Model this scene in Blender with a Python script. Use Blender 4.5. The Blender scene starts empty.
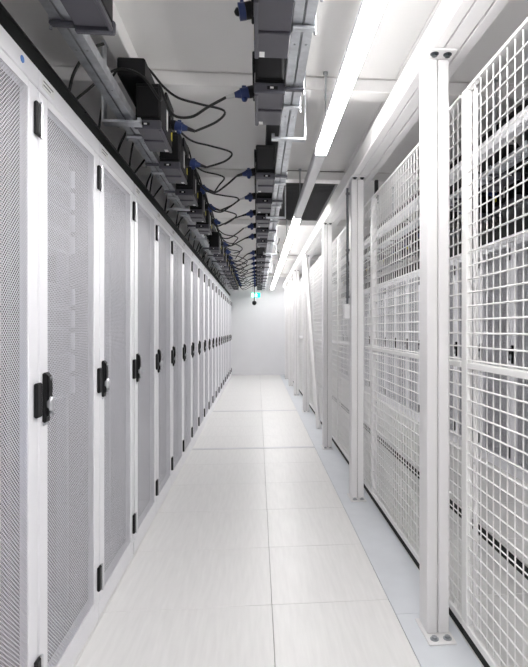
import bpy, math, random
from mathutils import Vector, Matrix

random.seed(7)
S = bpy.context.scene
COL = S.collection
PI = math.pi

# ------------------------------------------------------------------ camera
F_PX, CAM_H, YAW = 514.0, 1.216, math.atan(0.085)
cd = bpy.data.cameras.new('camera')
cam = bpy.data.objects.new('camera', cd)
COL.objects.link(cam)
cam.location = (0, 0, CAM_H)
cam.rotation_euler = (PI / 2, 0, -YAW)
cd.sensor_fit = 'HORIZONTAL'
cd.sensor_width = 36.0
cd.lens = 36.0 * F_PX / 528.0
cd.shift_x = -37.2 / 528.0
cd.shift_y = -4.5 / 528.0
cd.clip_start = 0.02
S.camera = cam

# ------------------------------------------------------------------ world, exposure
w = bpy.data.worlds.new('world')
S.world = w
w.use_nodes = True
w.node_tree.nodes['Background'].inputs[0].default_value = (0.9, 0.93, 1.0, 1)
w.node_tree.nodes['Background'].inputs[1].default_value = 0.3
S.view_settings.view_transform = 'Standard'
S.view_settings.look = 'None'
S.view_settings.gamma = 1.0
S.view_settings.use_curve_mapping = False
S.view_settings.exposure = 1.3
LAMP_STRENGTH = 17.0
S.cycles.max_bounces = 10
S.cycles.diffuse_bounces = 7
S.cycles.glossy_bounces = 4
S.cycles.sample_clamp_indirect = 8.0
S.cycles.use_adaptive_sampling = False

# ------------------------------------------------------------------ materials
def new_mat(name):
    m = bpy.data.materials.new(name)
    m.use_nodes = True
    return m, m.node_tree.nodes, m.node_tree.links, m.node_tree.nodes['Principled BSDF']

def mat(name, col, rough=0.5, metal=0.0, var=0.04, scale=9.0, bump=0.0, stretch=(1, 1, 1), spec=0.5):
    """Principled surface whose colour and roughness drift a little with a noise texture."""
    m, n, l, b = new_mat(name)
    tc = n.new('ShaderNodeTexCoord')
    mp = n.new('ShaderNodeMapping')
    mp.inputs['Scale'].default_value = stretch
    nz = n.new('ShaderNodeTexNoise')
    nz.inputs['Scale'].default_value = scale
    nz.inputs['Detail'].default_value = 4
    l.new(tc.outputs['Object'], mp.inputs['Vector'])
    l.new(mp.outputs['Vector'], nz.inputs['Vector'])
    rp = n.new('ShaderNodeValToRGB')
    rp.color_ramp.elements[0].position = 0.3
    rp.color_ramp.elements[1].position = 0.7
    rp.color_ramp.elements[0].color = tuple(max(0, c * (1 - var)) for c in col) + (1,)
    rp.color_ramp.elements[1].color = tuple(min(1, c * (1 + var)) for c in col) + (1,)
    l.new(nz.outputs['Fac'], rp.inputs['Fac'])
    l.new(rp.outputs['Color'], b.inputs['Base Color'])
    b.inputs['Roughness'].default_value = rough
    b.inputs['Metallic'].default_value = metal
    b.inputs['Specular IOR Level'].default_value = spec
    if bump:
        bp = n.new('ShaderNodeBump')
        bp.inputs['Strength'].default_value = bump
        bp.inputs['Distance'].default_value = 0.002
        l.new(nz.outputs['Fac'], bp.inputs['Height'])
        l.new(bp.outputs['Normal'], b.inputs['Normal'])
    return m

def emit(name, col, strength):
    m, n, l, b = new_mat(name)
    b.inputs['Base Color'].default_value = col + (1,)
    b.inputs['Emission Color'].default_value = col + (1,)
    b.inputs['Emission Strength'].default_value = strength
    b.inputs['Roughness'].default_value = 0.4
    return m

M = {}
M['wall'] = mat('wall_paint', (0.84, 0.84, 0.86), 0.6, var=0.015, scale=3)
M['ceiling'] = mat('ceiling_panel_white', (0.86, 0.85, 0.84), 0.6, var=0.015, scale=3)
M['ceiling_beam'] = mat('ceiling_beam_white', (0.86, 0.85, 0.84), 0.5, var=0.015, scale=3)
M['joint'] = mat('joint_dark', (0.16, 0.14, 0.13), 0.8)
M['floor_slab'] = mat('floor_slab_grey', (0.42, 0.41, 0.40), 0.8)
M['tile'] = mat('floor_tile_off_white', (0.83, 0.823, 0.81), 0.36, var=0.035, scale=55, stretch=(1.0, 0.09, 1), bump=0.02)
M['edge_plate'] = mat('edge_plate_blue_grey', (0.72, 0.745, 0.78), 0.32, var=0.03, scale=8)
M['floor_band'] = mat('floor_band_grey', (0.70, 0.70, 0.72), 0.4, var=0.03)
M['rack'] = mat('rack_white_powdercoat', (0.85, 0.85, 0.88), 0.38, var=0.012, scale=4)
M['perf'] = mat('perforated_steel', (0.72, 0.72, 0.77), 0.42, var=0.015, scale=4)
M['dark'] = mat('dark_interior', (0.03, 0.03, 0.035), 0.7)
M['server'] = mat('server_grey', (0.07, 0.07, 0.08), 0.45, metal=0.3, var=0.08)
M['server_light'] = mat('server_light', (0.16, 0.16, 0.18), 0.4, metal=0.2)
M['black'] = mat('black_plastic', (0.006, 0.006, 0.007), 0.42, var=0.1, spec=0.3)
M['rubber'] = mat('black_rubber', (0.010, 0.011, 0.010), 0.7, var=0.1, spec=0.3)
M['chrome'] = mat('satin_chrome', (0.62, 0.63, 0.66), 0.28, metal=1.0)
M['galv'] = mat('galvanised_steel', (0.63, 0.65, 0.68), 0.36, metal=0.85, var=0.16, scale=26)
M['unit'] = mat('charcoal_unit', (0.006, 0.006, 0.007), 0.5, var=0.1, spec=0.3)
M['unit_bottom'] = mat('slate_unit_cover', (0.085, 0.082, 0.10), 0.42, var=0.06)
M['unit_lip'] = mat('slate_unit_lip', (0.075, 0.075, 0.092), 0.4, var=0.06)
M['sticker'] = mat('white_sticker', (0.85, 0.85, 0.84), 0.5, var=0.01)
M['yellow'] = mat('yellow_sticker', (0.75, 0.62, 0.03), 0.5, var=0.02)
M['print'] = mat('grey_print', (0.20, 0.20, 0.22), 0.6)
M['bluedot'] = mat('blue_sticker', (0.13, 0.30, 0.72), 0.5, var=0.02)
M['plug'] = mat('navy_plug', (0.012, 0.030, 0.13), 0.4, var=0.1)
M['sleeve'] = mat('grey_cable_sleeve', (0.60, 0.60, 0.60), 0.5)
M['cord'] = mat('black_cord', (0.012, 0.012, 0.012), 0.5)
M['fence'] = mat('fence_white_powdercoat', (0.87, 0.865, 0.855), 0.4, var=0.012, scale=4)
M['post'] = mat('post_white_powdercoat', (0.81, 0.80, 0.80), 0.4, var=0.015, scale=5)
M['bolt'] = mat('zinc_bolt', (0.42, 0.44, 0.46), 0.35, metal=0.9)
M['dark_bolt'] = mat('dark_bolt', (0.05, 0.06, 0.065), 0.35, metal=0.7)
M['housing'] = mat('light_housing', (0.72, 0.72, 0.74), 0.35, var=0.02)
M['lens_off'] = mat('lens_off', (0.78, 0.78, 0.80), 0.3, var=0.01)
M['lens'] = emit('lens_lit', (1.0, 0.985, 0.975), LAMP_STRENGTH)
M['grille'] = mat('grille_dark', (0.05, 0.05, 0.055), 0.55)
M['grille_slat'] = mat('grille_slat', (0.15, 0.15, 0.155), 0.5)
M['exit'] = emit('exit_green', (0.0, 0.55, 0.33), 1.2)
M['exit_white'] = emit('exit_white', (0.9, 1.0, 0.97), 1.6)
M['led'] = emit('blue_led', (0.1, 0.25, 1.0), 2.0)
M['switch'] = mat('switch_white', (0.82, 0.82, 0.82), 0.4, var=0.01)
M['conduit'] = mat('conduit_grey', (0.12, 0.125, 0.135), 0.4, metal=0.4)

# ------------------------------------------------------------------ mesh builder
class MB:
    def __init__(s):
        s.v, s.f, s.mi, s.mats, s.sm = [], [], [], [], []
    def _m(s, m):
        if m not in s.mats:
            s.mats.append(m)
        return s.mats.index(m)
    def add(s, verts, faces, m, smooth=False):
        o = len(s.v)
        s.v += [tuple(p) for p in verts]
        k = s._m(m)
        for f in faces:
            s.f.append([i + o for i in f]); s.mi.append(k); s.sm.append(smooth)
        return s
    def box(s, x0, x1, y0, y1, z0, z1, m, c=0.0):
        if x0 > x1: x0, x1 = x1, x0
        if y0 > y1: y0, y1 = y1, y0
        if c <= 0:
            v = [(x, y, z) for z in (z0, z1) for y in (y0, y1) for x in (x0, x1)]
            return s.add(v, [(0, 2, 3, 1), (4, 5, 7, 6), (0, 1, 5, 4), (2, 6, 7, 3), (0, 4, 6, 2), (1, 3, 7, 5)], m)
        c = min(c, (x1 - x0) * .45, (y1 - y0) * .45, (z1 - z0) * .45)
        X, Y, Z = (x0, x1), (y0, y1), (z0, z1)
        v, idx = [], {}
        for i in (0, 1):
            for j in (0, 1):
                for k in (0, 1):
                    a = [X[i], Y[j], Z[k]]
                    d = [c if i == 0 else -c, c if j == 0 else -c, c if k == 0 else -c]
                    for ax in range(3):
                        p = [a[q] + (0 if q == ax else d[q]) for q in range(3)]
                        idx[(i, j, k, ax)] = len(v); v.append(p)
        g = lambda *q: idx[q]
        f = []
        for i in (0, 1):
            o = [g(i, 0, 0, 0), g(i, 1, 0, 0), g(i, 1, 1, 0), g(i, 0, 1, 0)]
            f.append(o if i else o[::-1])
            o = [g(0, i, 0, 1), g(1, i, 0, 1), g(1, i, 1, 1), g(0, i, 1, 1)]
            f.append(o[::-1] if i else o)
            o = [g(0, 0, i, 2), g(1, 0, i, 2), g(1, 1, i, 2), g(0, 1, i, 2)]
            f.append(o if i else o[::-1])
        def quad(a, b, cc, d, n):
            P = [Vector(v[t]) for t in (a, b, cc)]
            nn = (P[1] - P[0]).cross(P[2] - P[0])
            f.append((a, b, cc, d) if nn.dot(Vector(n)) > 0 else (d, cc, b, a))
        for j in (0, 1):
            for k in (0, 1):
                quad(g(0, j, k, 1), g(1, j, k, 1), g(1, j, k, 2), g(0, j, k, 2), (0, 2 * j - 1, 2 * k - 1))
                quad(g(j, 0, k, 0), g(j, 1, k, 0), g(j, 1, k, 2), g(j, 0, k, 2), (2 * j - 1, 0, 2 * k - 1))
                quad(g(j, k, 0, 0), g(j, k, 1, 0), g(j, k, 1, 1), g(j, k, 0, 1), (2 * j - 1, 2 * k - 1, 0))
        for i in (0, 1):
            for j in (0, 1):
                for k in (0, 1):
                    t = (g(i, j, k, 0), g(i, j, k, 1), g(i, j, k, 2))
                    P = [Vector(v[q]) for q in t]
                    nn = (P[1] - P[0]).cross(P[2] - P[0])
                    f.append(t if nn.dot(Vector((2 * i - 1, 2 * j - 1, 2 * k - 1))) > 0 else t[::-1])
        return s.add(v, f, m)
    def cyl(s, p0, p1, r, m, n=8, r1=None, caps=True, smooth=True):
        p0, p1 = Vector(p0), Vector(p1)
        r1 = r if r1 is None else r1
        d = (p1 - p0).normalized()
        a = d.orthogonal().normalized(); b = d.cross(a)
        v = []
        for p, rr in ((p0, r), (p1, r1)):
            for i in range(n):
                t = 2 * PI * (i + .5) / n
                v.append(p + a * (math.cos(t) * rr) + b * (math.sin(t) * rr))
        f = [(i, (i + 1) % n, n + (i + 1) % n, n + i) for i in range(n)]
        s.add(v, f, m, smooth and n > 5)
        if caps:
            s.add(v, [tuple(range(n))[::-1], tuple(range(n, 2 * n))], m)
        return s
    def tube(s, pts, r, m, n=6, seg=6):
        P = [Vector(p) for p in pts]
        Q = []
        for i in range(len(P) - 1):
            a, b, c, d = P[max(i - 1, 0)], P[i], P[i + 1], P[min(i + 2, len(P) - 1)]
            for k in range(seg):
                t = k / seg
                Q.append(.5 * ((2 * b) + (c - a) * t + (2 * a - 5 * b + 4 * c - d) * t * t + (3 * b - a - 3 * c + d) * t ** 3))
        Q.append(P[-1])
        v, f = [], []
        a = None
        for i, q in enumerate(Q):
            d = (Q[min(i + 1, len(Q) - 1)] - Q[max(i - 1, 0)]).normalized()
            a = d.orthogonal().normalized() if a is None else (a - d * a.dot(d)).normalized()
            b = d.cross(a)
            for k in range(n):
                t = 2 * PI * k / n
                v.append(q + a * (math.cos(t) * r) + b * (math.sin(t) * r))
        for i in range(len(Q) - 1):
            for k in range(n):
                f.append((i * n + k, i * n + (k + 1) % n, (i + 1) * n + (k + 1) % n, (i + 1) * n + k))
        f += [tuple(range(n))[::-1], tuple(range((len(Q) - 1) * n, len(Q) * n))]
        return s.add(v, f, m, True)
    def prism(s, outline, y0, y1, m, axis='y'):
        """outline: list of (a, b) counter-clockwise, extruded along one axis."""
        n = len(outline)
        def P(a, b, t):
            return {'y': (a, t, b), 'x': (t, a, b), 'z': (a, b, t)}[axis]
        v = [P(a, b, y0) for a, b in outline] + [P(a, b, y1) for a, b in outline]
        f = [(i, (i + 1) % n, n + (i + 1) % n, n + i) for i in range(n)]
        f += [tuple(range(n))[::-1], tuple(range(n, 2 * n))]
        return s.add(v, f, m)
    def ball(s, c, r, m, n=10, sc=(1, 1, 1)):
        c = Vector(c); v, f = [], []
        R = n // 2
        for i in range(R + 1):
            th = PI * i / R
            for k in range(n):
                ph = 2 * PI * k / n
                v.append(c + Vector((math.sin(th) * math.cos(ph) * sc[0], math.sin(th) * math.sin(ph) * sc[1], math.cos(th) * sc[2])) * r)
        for i in range(R):
            for k in range(n):
                f.append((i * n + k, (i + 1) * n + k, (i + 1) * n + (k + 1) % n, i * n + (k + 1) % n))
        return s.add(v, f, m, True)
    def mesh(s, name):
        me = bpy.data.meshes.new(name)
        me.from_pydata(s.v, [], s.f)
        for m in s.mats:
            me.materials.append(m)
        me.polygons.foreach_set('material_index', s.mi)
        me.polygons.foreach_set('use_smooth', s.sm)
        me.update()
        return me
    def build(s, name, parent=None, loc=None):
        o = bpy.data.objects.new(name, s.mesh(name))
        COL.objects.link(o)
        if parent is not None:
            o.parent = parent
        if loc is not None:
            o.location = loc
        return o

def tag(o, label=None, cat=None, group=None, kind=None):
    if label: o['label'] = label
    if cat: o['category'] = cat
    if group: o['group'] = group
    if kind: o['kind'] = kind
    return o

def empty(name, loc=(0, 0, 0), rz=0.0):
    o = bpy.data.objects.new(name, None)
    COL.objects.link(o)
    o.location = loc
    o.rotation_euler = (0, 0, rz)
    o.empty_display_size = 0.1
    return o

def copy_tree(o, parent=None):
    c = o.copy()
    COL.objects.link(c)
    if parent is not None:
        c.parent = parent
    for ch in list(o.children):
        copy_tree(ch, c)
    return c

def inst(name, me, parent, loc):
    o = bpy.data.objects.new(name, me)
    COL.objects.link(o)
    o.parent = parent
    o.location = loc
    return o

ORD = ['first', 'second', 'third', 'fourth', 'fifth', 'sixth', 'seventh', 'eighth', 'ninth', 'tenth', 'eleventh',
       'twelfth', 'thirteenth', 'fourteenth', 'fifteenth', 'sixteenth', 'seventeenth', 'eighteenth', 'nineteenth',
       'twentieth', 'twenty-first', 'twenty-second']

# ------------------------------------------------------------------ room shell
XL, XR, YB, YF, ZC = -1.9, 3.3, -1.2, 13.62, 2.616
FX = 0.82            # plane of the wire fence

def shell(name, b):
    return tag(MB().box(*b, M['wall']).build(name), kind='structure')
shell('wall_left', (XL - .1, XL, YB - .1, YF + .1, -.06, ZC + .1))
shell('wall_right', (XR, XR + .1, YB - .1, YF + .1, -.06, ZC + .1))
shell('wall_back', (XL, XR, YB - .1, YB, -.06, ZC + .1))
wall_far = shell('wall_far', (XL, XR, YF, YF + .1, -.06, ZC + .1))
bb = MB().box(-.65, .66, YF - .012, YF - .0005, .002, .07, M['wall'], .003).build('baseboard_far')
tag(bb, kind='structure')

floor = tag(MB().box(XL, XR, YB, YF, -.06, -.012, M['floor_slab']).build('floor'), kind='structure')
TP, TG = 0.6, 0.0022
def tile_mesh(x0, x1, m, ln=TP, g=TG):
    return MB().box(x0 + g / 2, x1 - g / 2, g / 2, ln - g / 2, -.012, 0, m, .0008).mesh('floor_tile')
def tile_column(x0, x1, m, name, y_start, ln=TP, g=TG):
    me = tile_mesh(x0, x1, m, ln, g)
    y = y_start
    while y + ln < YF - .02:
        inst(name, me, floor, (0, y, 0)); y += ln
    if YF - y > .03:
        inst(name, tile_mesh(x0, x1, m, YF - .001 - y, g), floor, (0, y, 0))
YT = 2.27 - 5 * TP
tile_column(XL, -.657, M['tile'], 'floor_tile', YT)
tile_column(-.657, .063, M['tile'], 'floor_tile', YT)
tile_column(.063, .587, M['tile'], 'floor_tile', YT)
tile_column(.587, FX - .01, M['edge_plate'], 'edge_plate', 2.15 - 2 * 1.6, 1.6)
tile_column(FX - .01, 1.305, M['tile'], 'floor_tile', YT)
tile_column(1.385, 2.02, M['tile'], 'floor_tile', YT)
tile_column(2.02, XR, M['tile'], 'floor_tile', YT)
tag(MB().box(1.314, 1.376, YB, YF, -.012, -.004, M['rubber'], .001).build('trim_1'), kind='structure')
for i, y in enumerate((5.27, 7.67)):  # two slightly greyer bands laid across the aisle floor
    tag(MB().box(-.655, .585, y - .03, y + .03, 0.0, .003, M['floor_band'], .001).build('trim_%d' % (i + 2)), kind='structure')

ceil = tag(MB().box(XL, XR, YB, YF, ZC + .012, ZC + .1, M['joint']).build('ceiling'), kind='structure')
BY = [-.7, .95, 2.83, 4.53, 6.56, 9.75, 12.95]
BW, BH = .12, .076
edges = [YB] + BY + [YF]
for i in range(len(edges) - 1):
    y0, y1 = edges[i] + (.0 if i == 0 else .005), edges[i + 1] - .002
    cols = [(XL, -.667), (-.663, .768), (.772, XR)]
    if abs(edges[i] - 4.53) < .01:
        cols = [(XL, -.667), (-.663, .10), (.772, XR)]
    for x0, x1 in cols:
        MB().box(x0, x1, y0, y1, ZC, ZC + .012, M['ceiling'], .002).build('ceiling_panel', ceil)
for y in BY:
    MB().box(-.61, XR, y, y + BW, ZC - BH, ZC - .003, M['ceiling_beam'], .004).build('ceiling_beam', ceil)
    MB().box(XL, -.69, y, y + BW, ZC - BH, ZC - .003, M['ceiling_beam'], .004).build('ceiling_beam', ceil)
MB().box(-.69, -.61, YB, YF, ZC - BH - .02, ZC - .003, M['ceiling_beam'], .004).build('ceiling_beam', ceil)
# dark slatted opening in the ceiling above the lamp line
gr = empty('ceiling_grille', (0, 0, ZC))
tag(gr, 'dark slatted ventilation grille set in the white ceiling beside the lamp', 'grille')
MB().box(.10, .772, 4.66, 6.55, .008, .012, M['grille'], .001).build('backing', gr)
f = MB()
f.box(.10, .772, 4.655, 4.675, -.012, .007, M['grille_slat']).box(.10, .772, 6.53, 6.55, -.012, .007, M['grille_slat'])
f.box(.10, .12, 4.676, 6.529, -.012, .007, M['grille_slat']).box(.752, .772, 4.676, 6.529, -.012, .007, M['grille_slat'])
f.build('frame', gr)
sl = MB().prism([(0, -.010), (.006, -.010), (.026, .006), (.02, .006)], .121, .751, M['grille_slat'], 'x').mesh('slat')
k = 0
while 4.69 + k * .05 < 6.5:
    inst('slat', sl, gr, (0, 4.69 + k * .05, 0)); k += 1

# ------------------------------------------------------------------ server cabinets
def strips(x0, x1, z0, z1, pitch, wd, y0, y1, m):
    """perforated sheet: two crossing sets of diagonal webs leave staggered diamond holes through a 2 mm plate"""
    b = MB()
    st = pitch * math.sqrt(2)
    h = wd * math.sqrt(2) / 2
    n = int((x1 - x0 + z1 - z0) / st) + 1
    for sgn, dy in ((1, 0), (-1, .0004)):
        for i in range(n):
            c = i * st + st / 2
            if sgn > 0:   # lines x + z = c
                a0 = max(0, c - (z1 - z0)); a1 = min(x1 - x0, c)
                p, q = (x0 + a0, z0 + c - a0), (x0 + a1, z0 + c - a1)
            else:         # mirrored
                a0 = max(0, c - (z1 - z0)); a1 = min(x1 - x0, c)
                p, q = (x1 - a0, z0 + c - a0), (x1 - a1, z0 + c - a1)
            if a1 - a0 < .003: continue
            v = []
            for y in (y0 + dy, y1 + dy):
                v += [(p[0], y, p[1] - h), (q[0], y, q[1] - h), (q[0], y, q[1] + h), (p[0], y, p[1] + h)]
            b.add(v, [(0, 1, 2, 3), (0, 4, 5, 1), (3, 2, 6, 7), (7, 6, 5, 4)], m)
    return b

def make_cabinet():
    r = empty('server_cabinet')
    R = M['rack']
    b = MB()
    for s in (-1, 1):
        b.box(s * .2985, s * .286, .03, 1.08, .076, 1.94, R, .002)
    b.box(-.286, .286, 1.06, 1.08, .076, 1.94, R)
    b.box(-.2985, .2985, .03, 1.08, 1.94, 2.0, R, .002)
    b.build('body', r)
    MB().box(-.2985, .2985, .0, .03, 1.9405, 2.0, R, .003).build('header', r)
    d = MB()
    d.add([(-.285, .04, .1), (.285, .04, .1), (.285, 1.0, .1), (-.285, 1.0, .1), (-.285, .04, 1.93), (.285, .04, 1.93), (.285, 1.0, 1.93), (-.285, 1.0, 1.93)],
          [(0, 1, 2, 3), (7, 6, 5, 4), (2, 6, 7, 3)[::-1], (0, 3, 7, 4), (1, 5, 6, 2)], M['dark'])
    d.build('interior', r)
    rails = MB()
    for s in (-1, 1):
        rails.box(s * .235, s * .262, .11, .15, .105, 1.925, M['server_light'], .002)
    rails.build('mounting_rail', r)
    MB().box(-.2985, .2985, .004, 1.08, .0025, .0745, R, .003).build('plinth', r)
    seam_dark = MB()  # dark strips standing in for the shade inside the door and header seams
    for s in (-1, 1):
        seam_dark.box(s * .2985, s * .2945, .0262, .0299, .0765, 1.9385, M['dark'])
    seam_dark.box(-.294, .294, .0262, .0299, 1.934, 1.9385, M['dark'])
    seam_dark.build('seam_shade', r)
    door = MB()
    st, zt, zb = .066, .024, .026
    door.box(-.2965, -.2975 + st, 0, .026, .079, 1.937, R, .003)
    door.box(.2975 - st, .2965, 0, .026, .079, 1.937, R, .003)
    door.box(-.2975 + st, .2975 - st, .0005, .026, 1.937 - zt, 1.937, R)
    door.box(-.2975 + st, .2975 - st, .0005, .026, .079, .079 + zb, R)
    do = door.build('door', r)
    strips(-.2975 + st, .2975 - st, .079 + zb, 1.937 - zt, .0088, .0022, .004, .0048, M['perf']).build('perforated_panel', do)
    hz = MB()
    hz.box(.262, .2985, -.013, -.0002, 0, .1, M['black'], .004).cyl((.2915, -.012, -.004), (.2915, -.012, .104), .005, M['chrome'])
    hm = hz.mesh('hinge')
    for z in (.135, 1.79):
        inst('hinge', hm, do, (0, 0, z))
    MB().box(.262, .2985, -.013, -.0002, .952, 1.055, M['black'], .004).build('strike_plate', do)
    h = MB()
    h.box(-.277, -.243, -.012, -.0002, .928, 1.082, M['black'], .004)
    h.prism([(-.012, .945), (-.018, .95), (-.021, 1.03), (-.019, 1.07), (-.012, 1.078)], -.272, -.248, M['black'], 'x')
    h.ball((-.262, -.020, .985), .018, M['chrome'], 10, (.75, .7, 1.35))
    h.cyl((-.258, -.018, .955), (-.258, -.026, .955), .008, M['chrome'])
    h.cyl((-.258, -.018, 1.063), (-.258, -.026, 1.063), .006, M['chrome'])
    h.box(-.272, -.250, -.004, -.0002, .918, .928, M['chrome'], .002)
    h.build('swing_handle', do)
    lb = MB()
    lb.box(-.275, -.185, -.002, -.0002, 1.956, 1.984, M['sticker'])
    lb.box(-.270, -.195, -.0025, -.0021, 1.976, 1.980, M['print'])
    lb.box(-.270, -.215, -.0025, -.0021, 1.964, 1.968, M['print'])
    lb.build('name_label', r)
    return r

cab = make_cabinet()
left_y = [1.31, 1.91, 2.51] + [3.13 + .6 * i for i in range(17)]
for i, y in enumerate(left_y):
    o = cab if i == 0 else copy_tree(cab)
    o.location = (-.657, y, 0)
    o.rotation_euler = (0, 0, PI / 2)
    if i == 0: which = 'at the left picture edge, nearest the camera'
    elif i == len(left_y) - 1: which = 'last of the left row at the far wall'
    else: which = ORD[i] + ' of the left row counted from the camera'
    tag(o, 'white server cabinet with perforated door, ' + which, 'server cabinet', 'server cabinets in the left row')
right_y = [3.215 + .6 * i for i in range(17)]
RX = 2.1
for i, y in enumerate(right_y):
    o = copy_tree(cab)
    o.location = (RX, y, 0)
    o.rotation_euler = (0, 0, -PI / 2)
    which = 'nearest the camera behind the wire fence' if i == 0 else ORD[i] + ' of the right row behind the wire fence'
    tag(o, 'white server cabinet with grey perforated door, ' + which, 'server cabinet', 'server cabinets behind the wire fence')

MB().cyl((.19, -.0022, 1.972), (.19, -.0002, 1.972), .010, M['bluedot'], 14).build('blue_sticker', cab)
# servers seen through the nearest doors
def make_server(hh):
    r = empty('rack_server')
    MB().box(-.22, .22, .1, .8, 0, hh, M['server'], .002).build('chassis', r)
    b = MB().box(-.233, .233, .09, .0995, .001, hh - .001, M['server_light'], .002)
    n = 5
    for k in range(n):
        x = -.16 + k * .075
        b.box(x, x + .065, .0885, .0899, .010, hh - .010, M['server'], .001)
    b.build('bezel', r)
    for s in (-1, 1):
        MB().box(s * .222, s * .232, .075, .0895, .008, hh - .008, M['chrome'], .003).build('handle', r)
    return r
srv = None
for ci, (y, txt) in enumerate(((left_y[0], 'nearest white cabinet on the left'), (left_y[1], 'second white cabinet of the left row'))):
    for k in range(9):
        z = (.45 if ci == 0 else .95) + .088 * k + (.12 if k > 4 else 0)
        if srv is None:
            srv = make_server(.084); o = srv
        else:
            o = copy_tree(srv)
        o.location = (-.657, y, z); o.rotation_euler = (0, 0, PI / 2)
        for ch in list(o.children):
            if ch.name.startswith('status_light'): bpy.data.objects.remove(ch)
        if ci == 0 and k in (4, 5):
            tag(o, '%s grey server with a blue light inside the nearest white cabinet' % ('lower' if k == 4 else 'upper'), 'server', 'servers inside the ' + txt)
            MB().box(.10, .16, .084, .0884, .03, .045, M['led']).build('status_light', o)
        else:
            tag(o, 'grey rack server, ' + ORD[8 - k] + ' from the top, inside the ' + txt, 'server', 'servers inside the ' + txt)

# black cable trunking on top of the left cabinets
def trunking(name, x0, x1, y0, y1, label):
    r = empty(name, (0, 0, 2.0))
    tag(r, label, 'cable trunking')
    MB().box(x0, x1, y0, y1, .0, .118, M['rubber'], .003).build('trough', r)
    y = y0
    b = MB()
    while y < y1 - .1:
        b.box(x0 - .004, x1 + .004, y + .004, min(y + 1.2, y1) - .004, .1185, .126, M['black'], .002); y += 1.2
    b.build('lid', r)
trunking('cable_trunking', -1.15, -.715, 1.01, 13.6, 'long black cable trunking lying on top of the left cabinet row')
trunking('cable_trunking', RX + .06, RX + .5, 3.21, 13.4, 'long black cable trunking lying on top of the cabinets behind the fence')

# ------------------------------------------------------------------ overhead busbars with tap-off units
ZB = CAM_H + .95      # underside of the tap-off units
def busway(name, x0, s, y0, y1, label, grp, yh=None):
    """s = +1: rails on the +X side, sockets on the -X side; s = -1 the other way round"""
    r = empty(name, (x0, 0, ZB))
    tag(r, label, 'busbar', grp)
    for a in (.061, .099):
        b = MB()
        lo, hi = sorted((s * a, s * (a + .031)))
        b.box(lo, hi, y0, y1, .022, .026, M['galv'])
        b.box(lo, lo + .003, y0, y1, .0262, .062, M['galv']).box(hi - .003, hi, y0, y1, .0262, .062, M['galv'])
        y = y0 + .15
        while y < y1:
            b.cyl((s * (a + .0155), y, .0195), (s * (a + .0155), y, .0218), .004, M['bolt'], 6); y += .3
        b.build('rail', r)
    MB().box(s * .002, s * .128, yh or y0, y1, .216, .30, M['unit'], .006).build('conductor_housing', r)
    return r

def make_unit(s):
    r = empty('tap_off_unit')
    b = MB()
    b.box(s * -.06, s * .058, .008, .33, .015, .212, M['unit'], .006)
    b.box(s * -.052, s * .05, -.002, .0075, .05, .19, M['unit'], .003)
    b.box(s * -.072, s * -.0605, .10, .31, .16, .214, M['unit'], .003)
    b.build('body', r)
    c = MB()
    c.box(s * -.058, s * .056, .012, .175, .002, .0145, M['unit_bottom'], .002)
    c.box(s * -.058, s * .056, .178, .325, -.006, .0145, M['unit_bottom'], .003)
    c.box(s * -.061, s * -.047, .012, .325, -.012, .0018, M['unit_bottom'], .003)
    c.build('cover', r)
    l = MB()
    l.box(s * -.064, s * .06, -.014, .0075, -.012, .03, M['unit_lip'], .005)
    l.build('lip', r)
    k = MB().box(s * -.012, s * .03, -.0158, -.0142, .002, .016, M['black'], .001).box(s * .0, s * .014, -.0172, -.0159, .005, .013, M['sticker'], .001)
    k.build('latch', r)
    MB().box(s * -.044, s * -.026, .285, .318, -.0072, -.0062, M['sticker']).build('white_sticker', r)
    MB().box(s * -.0622, s * -.0606, .288, .318, .05, .15, M['yellow']).build('warning_sticker', r)
    MB().box(s * -.0622, s * -.0606, .155, .185, .05, .15, M['sticker']).build('type_label', r)
    for y in (.0, .17):
        g = MB()
        g.box(s * .0605, s * .137, y - .012, y + .012, .006, .019, M['unit_lip'] if y < .1 else M['galv'], .003)
        g.box(s * .131, s * .137, y - .012, y + .012, .0195, .07, M['galv'], .002)
        g.cyl((s * .134, y, .004), (s * .134, y, -.006), .005, M['bolt'], 6)
        g.build('clamp', r)
    k = MB()
    k.cyl((s * -.0605, .25, .115), (s * -.090, .25, .108), .026, M['unit'], 12)
    k.box(s * -.0605, s * -.07, .22, .28, .08, .15, M['unit'], .004)
    k.build('socket', r)
    return r

def add_cable(x0, s, y, pts, label, grp, cat='power cable', grey=True):
    """plug in the socket of a unit at y plus its hanging cord; pts are (u, dy, z) from the plug's cable end, u away from the box"""
    r = empty('power_cable', (x0, y, ZB))
    tag(r, label, cat, grp)
    p = MB()
    p.cyl((s * -.0905, .25, .108), (s * -.125, .25, .10), .025, M['plug'], 10)
    p.cyl((s * -.125, .25, .10), (s * -.152, .25, .094), .020, M['plug'], 10, .012)
    p.box(s * -.10, s * -.12, .243, .257, .122, .137, M['plug'], .003)
    p.ball((s * -.108, .25, .078), .014, M['plug'], 8)
    p.build('plug', r)
    MB().cyl((s * -.152, .25, .094), (s * -.19, .25, .082), .011, M['sleeve' if grey else 'cord'], 8, .0075).build('sleeve', r)
    c = MB().tube([(s * -.19, .25, .082)] + [(s * u, .25 + dy, z) for u, dy, z in pts], .0062, M['cord'], 6, 6)
    c.build('cord', r)
    return r

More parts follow.
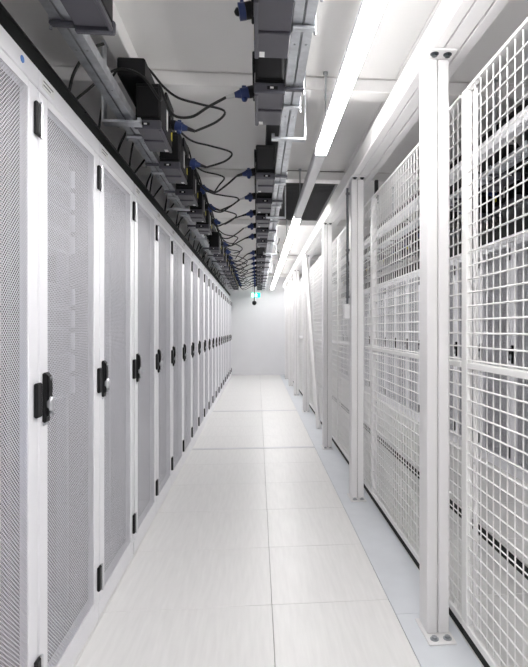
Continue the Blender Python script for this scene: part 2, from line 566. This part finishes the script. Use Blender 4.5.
def hanger(x0, s, y, label, grp):
    r = empty('busbar_hanger', (x0, y, ZB))
    tag(r, label, 'bracket', grp)
    b = MB()
    hw = .028 if s < 0 else .018
    b.box(s * .02, s * .19, -hw, hw, -.010, .0015, M['galv'], .001)
    b.box(s * .181, s * .19, -hw, hw, .0017, .36, M['galv'], .001)
    b.box(s * .13, s * .1808, -hw, hw, .355, .36, M['galv'], .001)
    b.prism([(s * .02, .0017), (s * .035, .0017), (s * .035, .02), (s * .02, .02)][::s], -.012, .012, M['galv'])
    b.build('bracket', r)
    MB().cyl((s * .155, 0, .3605), (s * .155, 0, ZC - ZB - .001), .005, M['bolt'], 8).cyl((s * .155, 0, .3605), (s * .155, 0, .372), .011, M['bolt'], 6).build('threaded_rod', r)
    return r

CX, LX, KX, QX = .05, -.515, 1.58, 1.93
busway('overhead_busbar', CX, 1, -.2, 13.3, 'long overhead busbar on galvanised rails hanging over the middle of the aisle', 'overhead busbars')
busway('overhead_busbar', LX, -1, .5, 13.3, 'long overhead busbar on galvanised rails hanging above the left cabinet row', 'overhead busbars', 2.42)
busway('overhead_busbar', KX, -1, 2.0, 13.3, 'overhead busbar on pale rails inside the cage, the one nearer the fence', 'overhead busbars')
busway('overhead_busbar', QX, 1, 2.4, 13.3, 'overhead busbar inside the cage, right in front of the caged cabinets', 'overhead busbars')

uC, uL = make_unit(1), make_unit(-1)
def place_units(proto, x0, ys, where, grp, used=[]):
    for i, y in enumerate(ys):
        o = proto if proto not in used else copy_tree(proto)
        used.append(proto)
        o.location = (x0, y, ZB)
        pos = 'nearest the camera' if i == 0 else (ORD[i] + ' from the camera' if i < len(ys) - 1 else 'farthest from the camera')
        tag(o, 'dark tap-off unit ' + where + ', ' + pos, 'tap-off unit', grp)
cy = [1.47, 2.06, 3.24, 3.87, 4.46, 5.04, 5.63, 6.87, 7.45, 8.05, 8.68, 9.25, 9.85, 10.45, 11.05, 11.65, 12.25]
ly = [2.47, 3.07, 3.67, 4.27, 4.87, 6.2, 6.8, 7.4, 8.0, 8.6, 9.2, 9.8, 10.4, 11.0, 11.6, 12.2]
place_units(uC, CX, cy, 'under the middle busbar', 'tap-off units under the middle busbar')
place_units(uL, LX, ly, 'under the left busbar', 'tap-off units under the left busbar')
ky = [2.5 + .6 * i for i in range(14) if i not in (4, 9)]
qy = [3.0 + .6 * i for i in range(14) if i not in (3, 8)]
o = copy_tree(uC); o.location = (LX, 1.68, ZB); o.rotation_euler = (0, 0, PI)
tag(o, 'big dark end unit of the left busbar at the top left picture corner', 'tap-off unit', 'tap-off units under the left busbar')
place_units(uL, KX, ky, 'inside the cage under the busbar nearer the fence', 'tap-off units in the cage, fence side')
place_units(uC, QX, qy, 'inside the cage in front of the caged cabinets', 'tap-off units in the cage, cabinet side')

rnd = random.Random(3)
for i, y in enumerate(cy):
    a, b, c = rnd.uniform(-.02, .03), rnd.uniform(-.04, .05), rnd.uniform(-.04, .04)
    pos = 'nearest the camera' if i == 0 else ORD[i] + ' from the camera'
    if i == 0:
        pc = empty('plug_cap', (CX, y, ZB)); tag(pc, 'navy cap closing the socket of the tap-off unit at the top picture edge', 'plug')
        MB().cyl((-.0905, .25, .108), (-.112, .25, .104), .027, M['plug'], 12).box(-.096, -.108, .24, .26, .126, .146, M['plug'], .004).build('cap', pc)
        MB().ball((-.114, .25, .104), .014, M['black'], 8).build('knob', pc)
        continue
    else:
        # sags between the busbars, then climbs over the left busbar to the trunking
        pts = [(-.27, .02, .035 + a), (-.35, .04, -.005 + a), (-.43, .05 + c, .0 + b * .5), (-.485, .06 + c, .12 + b), (-.53, .07, .30), (-.60, .08, .35), (-.70, .08, .345), (-.82, .06, .18), (-.92, .04, .03), (-.97, .03, -.03)]
    if i == 1: pts[4:] = [(-.485, .05, .08), (-.55, .05, .17), (-.62, .05, .21), (-.70, .05, .20), (-.82, .05, .1), (-.92, .04, .0), (-.97, .03, -.03)]
    add_cable(CX, 1, y, pts, 'black cable with navy plug on the middle busbar, ' + pos, 'cables on the middle busbar', grey=i in (1, 3, 5, 9))
for i, y in enumerate(ly):
    a, b = rnd.uniform(-.04, .06), rnd.uniform(-.03, .03)
    pts = [(-.25 - a, .0, .115 + b), (-.29 - a, -.03, .16 + b), (-.22, -.07, .195), (-.12, -.11, .205), (-.05, -.13, .25), (.04, -.14, .345), (.14, -.14, .35), (.23, -.13, .2), (.27, -.11, -.02)]
    add_cable(LX, -1, y, pts, 'looped black cable with navy plug on the left busbar, ' + ORD[i] + ' unit from the camera', 'cables on the left busbar', grey=i in (4, 6, 7))
for nm, x0, s, ys in (('fence side', KX, -1, ky), ('cabinet side', QX, 1, qy)):
    for i, y in enumerate(ys):
        a = rnd.uniform(-.04, .05)
        pts = [(-.22, .0, .05 + a), (-.23, -.05, .13), (-.16, -.1, .22), (-.05, -.13, .30), (.05, -.14, .33)]
        pos = 'nearest the camera' if i == 0 else ORD[i] + ' from the camera'
        add_cable(x0, s, y, pts, 'black cable with navy plug in the cage, %s busbar, %s' % (nm, pos), 'cables on the %s busbar in the cage' % nm, grey=False)
for i, y in enumerate((2.56, 4.36, 6.5, 8.53, 10.92)):
    hanger(CX, 1, y, 'galvanised hanger bracket holding the middle busbar, %s from the camera' % ORD[i], 'hangers of the middle busbar')
for i, y in enumerate((2.425, 4.13, 5.5, 7.88, 10.26)):
    hanger(LX, -1, y, 'galvanised hanger bracket holding the left busbar, %s from the camera' % ORD[i], 'hangers of the left busbar')
# cabinet feeds: short black cords from the trunking up to the left busbar
for i in range(12):
    y = 2.15 + i * .72
    dz = rnd.uniform(-.03, .03)
    r = MB().tube([(-.765, y, 2.134), (-.755, y + .03, 2.24 + dz), (-.72, y + .06, 2.34 + dz), (-.69, y + .08, 2.40), (-.651, y + .1, 2.43)], .0065, M['cord'], 6, 6).build('feed_cable')
    tag(r, 'short black feed cable rising from the left trunking to the busbar, %s from the camera' % ORD[i], 'cable', 'feed cables above the left cabinets')
tag(MB().tube([(.32, 7.55, 2.545), (.30, 7.5, 2.47), (.26, 7.45, 2.41), (.28, 7.42, 2.34), (.31, 7.4, 2.31)], .006, M['cord'], 6, 6).build('loose_cord'),
    'loose black cord curling down from the ceiling right of the middle busbar', 'cord')

# ------------------------------------------------------------------ linear lights
def lamp(x, y0, y1, lit, label, grp):
    z = CAM_H + 1.02
    r = empty('linear_light', (x, 0, z))
    tag(r, label, 'light', grp)
    MB().prism([(-.029, .0295), (.029, .0295), (.034, .05), (.022, .066), (-.022, .066), (-.034, .05)], y0 + .004, y1 - .004, M['housing']).build('housing', r)
    MB().prism([(-.026, -.006), (.026, -.006), (.032, .002), (.032, .022), (.029, .029), (-.029, .029), (-.032, .022), (-.032, .002)], y0 + .025, y1 - .025, M['lens' if lit else 'lens_off']).build('diffuser', r)
    for ya, yb in ((y0 + .002, y0 + .024), (y1 - .024, y1 - .002)):
        MB().box(-.034, .034, ya, yb, -.008, .029, M['housing'], .003).build('end_cap', r)
    y = y1 - .22
    MB().cyl((0, y, .0665), (0, y, ZC - z - .001), .005, M['bolt'], 8).cyl((0, y, ZC - z - .014), (0, y, ZC - z - .001), .013, M['bolt'], 10).build('suspension_rod', r)
g1 = 'linear lights over the aisle'
LS = [(-1.1, 1.0, True, 'nearest the camera'), (1.0, 3.0, True, 'lit, second from the camera'), (3.0, 4.7, False, 'unlit, third from the camera'),
      (4.7, 6.75, True, 'lit, just beyond the unlit one'), (6.75, 9.3, True, 'fifth from the camera'), (9.3, 11.4, True, 'sixth from the camera'), (11.4, 13.3, True, 'at the far wall end')]
for y0, y1, lit, t in LS:
    lamp(.37, y0, y1, lit, 'slim white linear ceiling light over the aisle, ' + t, g1)
g2 = 'linear lights inside the cage'
for y0, y1, lit, t in [(1.0, 3.0, False, 'unlit, at the right picture edge'), (3.0, 5.2, False, 'unlit, second from the camera'),
                       (5.2, 7.2, False, 'unlit, third from the camera'), (7.2, 9.3, False, 'unlit, fourth from the camera'), (9.3, 11.4, False, 'unlit, fifth from the camera'), (11.4, 13.3, False, 'unlit, at the far wall end')]:
    lamp(1.33, y0, y1, lit, 'slim white linear light hanging inside the cage, ' + t, g2)

# ------------------------------------------------------------------ posts, head beam and brace
def make_post():
    r = empty('double_post')
    for a, b in ((-.045, -.0015), (.0015, .045)):
        MB().box(a, b, 0, .10, .008, 2.288, M['post'], .004).build('channel', r)
    MB().box(-.006, .006, .012, .09, .008, 2.288, M['joint']).build('joint_filler', r)
    for nm, z0, z1 in (('base_plate', 0, .0075), ('head_plate', 2.2885, 2.296)):
        MB().box(-.058, .052, -.065, .115, z0, z1, M['post'], .002).build(nm, r)
    for z, d, m in ((.0077, 1, 'bolt'), (2.2883, -1, 'dark_bolt')):
        for x in (-.027, .025):
            b = MB().cyl((x, -.034, z), (x, -.034, z + d * .003), .0165, M[m], 14).cyl((x, -.034, z + d * .003), (x, -.034, z + d * .011), .0105, M[m], 6, smooth=False)
            b.build('bolt', r)
    return r
PX = .714
py = [1.985, 3.63, 5.21, 7.52, 9.42, 11.0, 12.5]
p0 = make_post()
for i, y in enumerate(py):
    o = p0 if i == 0 else copy_tree(p0)
    o.location = (PX, y, 0)
    tag(o, 'white double-channel steel post on a bolted base plate, ' + (ORD[i] + ' from the camera' if i < len(py) - 1 else 'last one by the far wall'), 'post', 'posts along the wire fence')
bm = empty('head_beam', (0, 0, 2.297))
tag(bm, 'long white slotted head beam running over the posts', 'beam')
MB().box(.668, .7165, -1.1, YF - .01, 0, .112, M['post'], .004).build('channel', bm)
b = MB().box(.7185, .779, -1.1, YF - .01, .0, .112, M['post'], .003).box(.783, .828, -1.1, YF - .01, .0, .112, M['post'], .003)
y = -1.1
while y < YF - .25:
    b.box(.779, .783, y + .17, min(y + .22, YF - .01), .0, .1, M['post']); y += .22
b.build('slotted_channel', bm)
MB().box(.72, .826, -1.1, YF - .01, .1125, .1145, M['joint']).build('slot_backing', bm)
br = MB().cyl((.74, 6.2, .004), (.695, 7.4, 2.285), .03, M['post'], 4)
o = br.build('diagonal_brace'); tag(o, 'white diagonal brace bar leaning between the third and fourth posts', 'brace')
# conduit and switch boxes by the second post
r = empty('cable_conduit', (.652, 3.70, 0)); tag(r, 'thin dark grey cable conduit running down beside the second post', 'conduit')
MB().cyl((0, 0, 1.40), (0, 0, 2.24), .009, M['conduit'], 8).build('pipe', r)
for z in (1.44, 1.78, 2.19):
    MB().box(-.012, .016, -.008, .008, z, z + .02, M['conduit'], .003).build('clip', r)
r = empty('switch_box', (.652, 3.70, 1.29)); tag(r, 'small white switch box under the conduit on the second post', 'switch')
MB().box(-.03, .0165, -.03, .03, 0, .105, M['switch'], .006).build('housing', r)
MB().box(-.018, .008, -.034, -.0302, .03, .075, M['switch'], .003).build('rocker', r)

# ------------------------------------------------------------------ wire mesh fence
Z0, ZM, ZT = .036, 1.075, 2.155
def fence_panel(y0, y1, label):
    r = empty('mesh_fence_panel', (FX, y0, 0)); tag(r, label, 'fence panel', 'wire mesh fence panels')
    L = y1 - y0
    W = M['fence']
    MB().box(-.012, .012, L - .052, L - .004, Z0 + .03, ZT, W, .003).build('upright', r)
    MB().box(-.006, .012, .002, .012, Z0 + .03, ZT, W, .002).build('edge_strip', r)
    e = MB().box(.013, .017, L - .094, L - .054, Z0 + .03, ZT - .02, W, .001)
    for z in (.35, .7, 1.0, 1.4, 1.85, 2.05):
        e.cyl((.0128, L - .074, z), (.009, L - .074, z), .006, M['bolt'], 8)
    e.build('fixing_strip', r)
    MB().box(-.012, .012, .013, L - .053, ZT - .012, ZT, W, .002).build('top_rail', r)
    MB().box(-.012, .012, .013, L - .053, ZM - .012, ZM + .012, W, .003).build('middle_rail', r)
    MB().box(-.012, .012, .002, L - .002, Z0, Z0 + .0295, W, .003).build('bottom_rail', r)
    MB().box(-.008, .010, .0, L, .0005, Z0 - .0005, M['rubber'], .001).build('base_strip', r)
    m = MB()
    rw = .0027
    n = int(round((L - .06) / .05))
    for i in range(n + 1):
        y = .012 + (L - .064) * i / n
        m.cyl((.0, y, Z0 + .02), (.0, y, ZT - .005), rw, W, 4, caps=False)
    k = 1
    while Z0 + .02 + k * .052 < ZT - .02:
        z = Z0 + .02 + k * .052
        m.cyl((-.0056, .006, z), (-.0056, L - .05, z), .0033, W, 4, caps=False); k += 1
    tag(m.build('wire_mesh', r), kind='stuff')
fy = [.40] + [a for a in py] + [YF - .02]
for i in range(len(fy) - 1):
    t = 'nearest the camera at the right picture edge' if i == 0 else ('between the %s and %s posts' % (ORD[i - 1], ORD[i]) if i < len(fy) - 2 else 'between the last post and the far wall')
    fence_panel(fy[i] + .001, fy[i + 1] - .001, 'white welded wire mesh fence panel ' + t)

# ------------------------------------------------------------------ small things inside the cage and at the far end
r = empty('switch_box', (1.25, 4.62, 0))
r.location = (.835, 3.80, 1.23)
tag(r, 'pale grey switch box hanging on the mesh behind the second post', 'switch')
MB().box(.0, .05, 0, .085, 0, .10, M['switch'], .006).build('housing', r)
MB().cyl((.025, .04, .1005), (.025, .04, .14), .008, M['conduit'], 8).build('cable_gland', r)
r = empty('corner_pipe', (.86, 3.72, 2.02)); tag(r, 'black bent pipe hanging behind the mesh next to the second post', 'pipe')
MB().tube([(0, -.03, .12), (0, .05, .135), (0, .1, .14), (0, .115, .10), (0, .12, -.02)], .012, M['cord'], 8, 5).build('pipe', r)
MB().box(-.012, .012, -.06, -.03, .105, .2765, M['cord'], .003).build('bracket', r)

r = empty('exit_sign', (-.045, 12.85, 2.0))
tag(r, 'small lit green emergency exit sign hanging near the far wall', 'sign')
MB().box(-.115, .115, 0, .03, 0, .12, M['exit'], .004).build('panel', r)
pg = MB()
pg.box(-.10, -.055, -.003, -.0005, .012, .108, M['exit_white'])
pg.cyl((.015, -.003, .098), (.015, -.0005, .098), .010, M['exit_white'], 10)
for a, bb_ in (((.012, .085), (-.002, .052)), ((-.002, .052), (.03, .04)), ((.03, .04), (.026, .014)), ((-.002, .052), (-.02, .03)), ((-.02, .03), (-.042, .03)), ((.01, .082), (.036, .066)), ((.008, .08), (-.022, .07))):
    d = Vector((bb_[0] - a[0], 0, bb_[1] - a[1])).normalized(); nrm = Vector((-d.z, 0, d.x)) * .006
    A, B = Vector((a[0], -.003, a[1])), Vector((bb_[0], -.003, bb_[1]))
    pg.add([A - nrm, B - nrm, B + nrm, A + nrm], [(0, 1, 2, 3)], M['exit_white'])
pg.build('running_figure', r)
for x in (-.08, .08):
    MB().cyl((x, .015, .1205), (x, .015, ZC - 2.001), .004, M['bolt'], 6).build('rod', r)
r = empty('pendant_sensor', (-.075, 12.12, 0)); tag(r, 'black ball-shaped sensor on a thin pole hanging near the far wall', 'sensor')
MB().ball((0, 0, 1.83), .055, M['black'], 14).build('ball', r)
MB().cyl((0, 0, 1.87), (0, 0, ZC - .001), .01, M['black'], 8).build('pole', r)
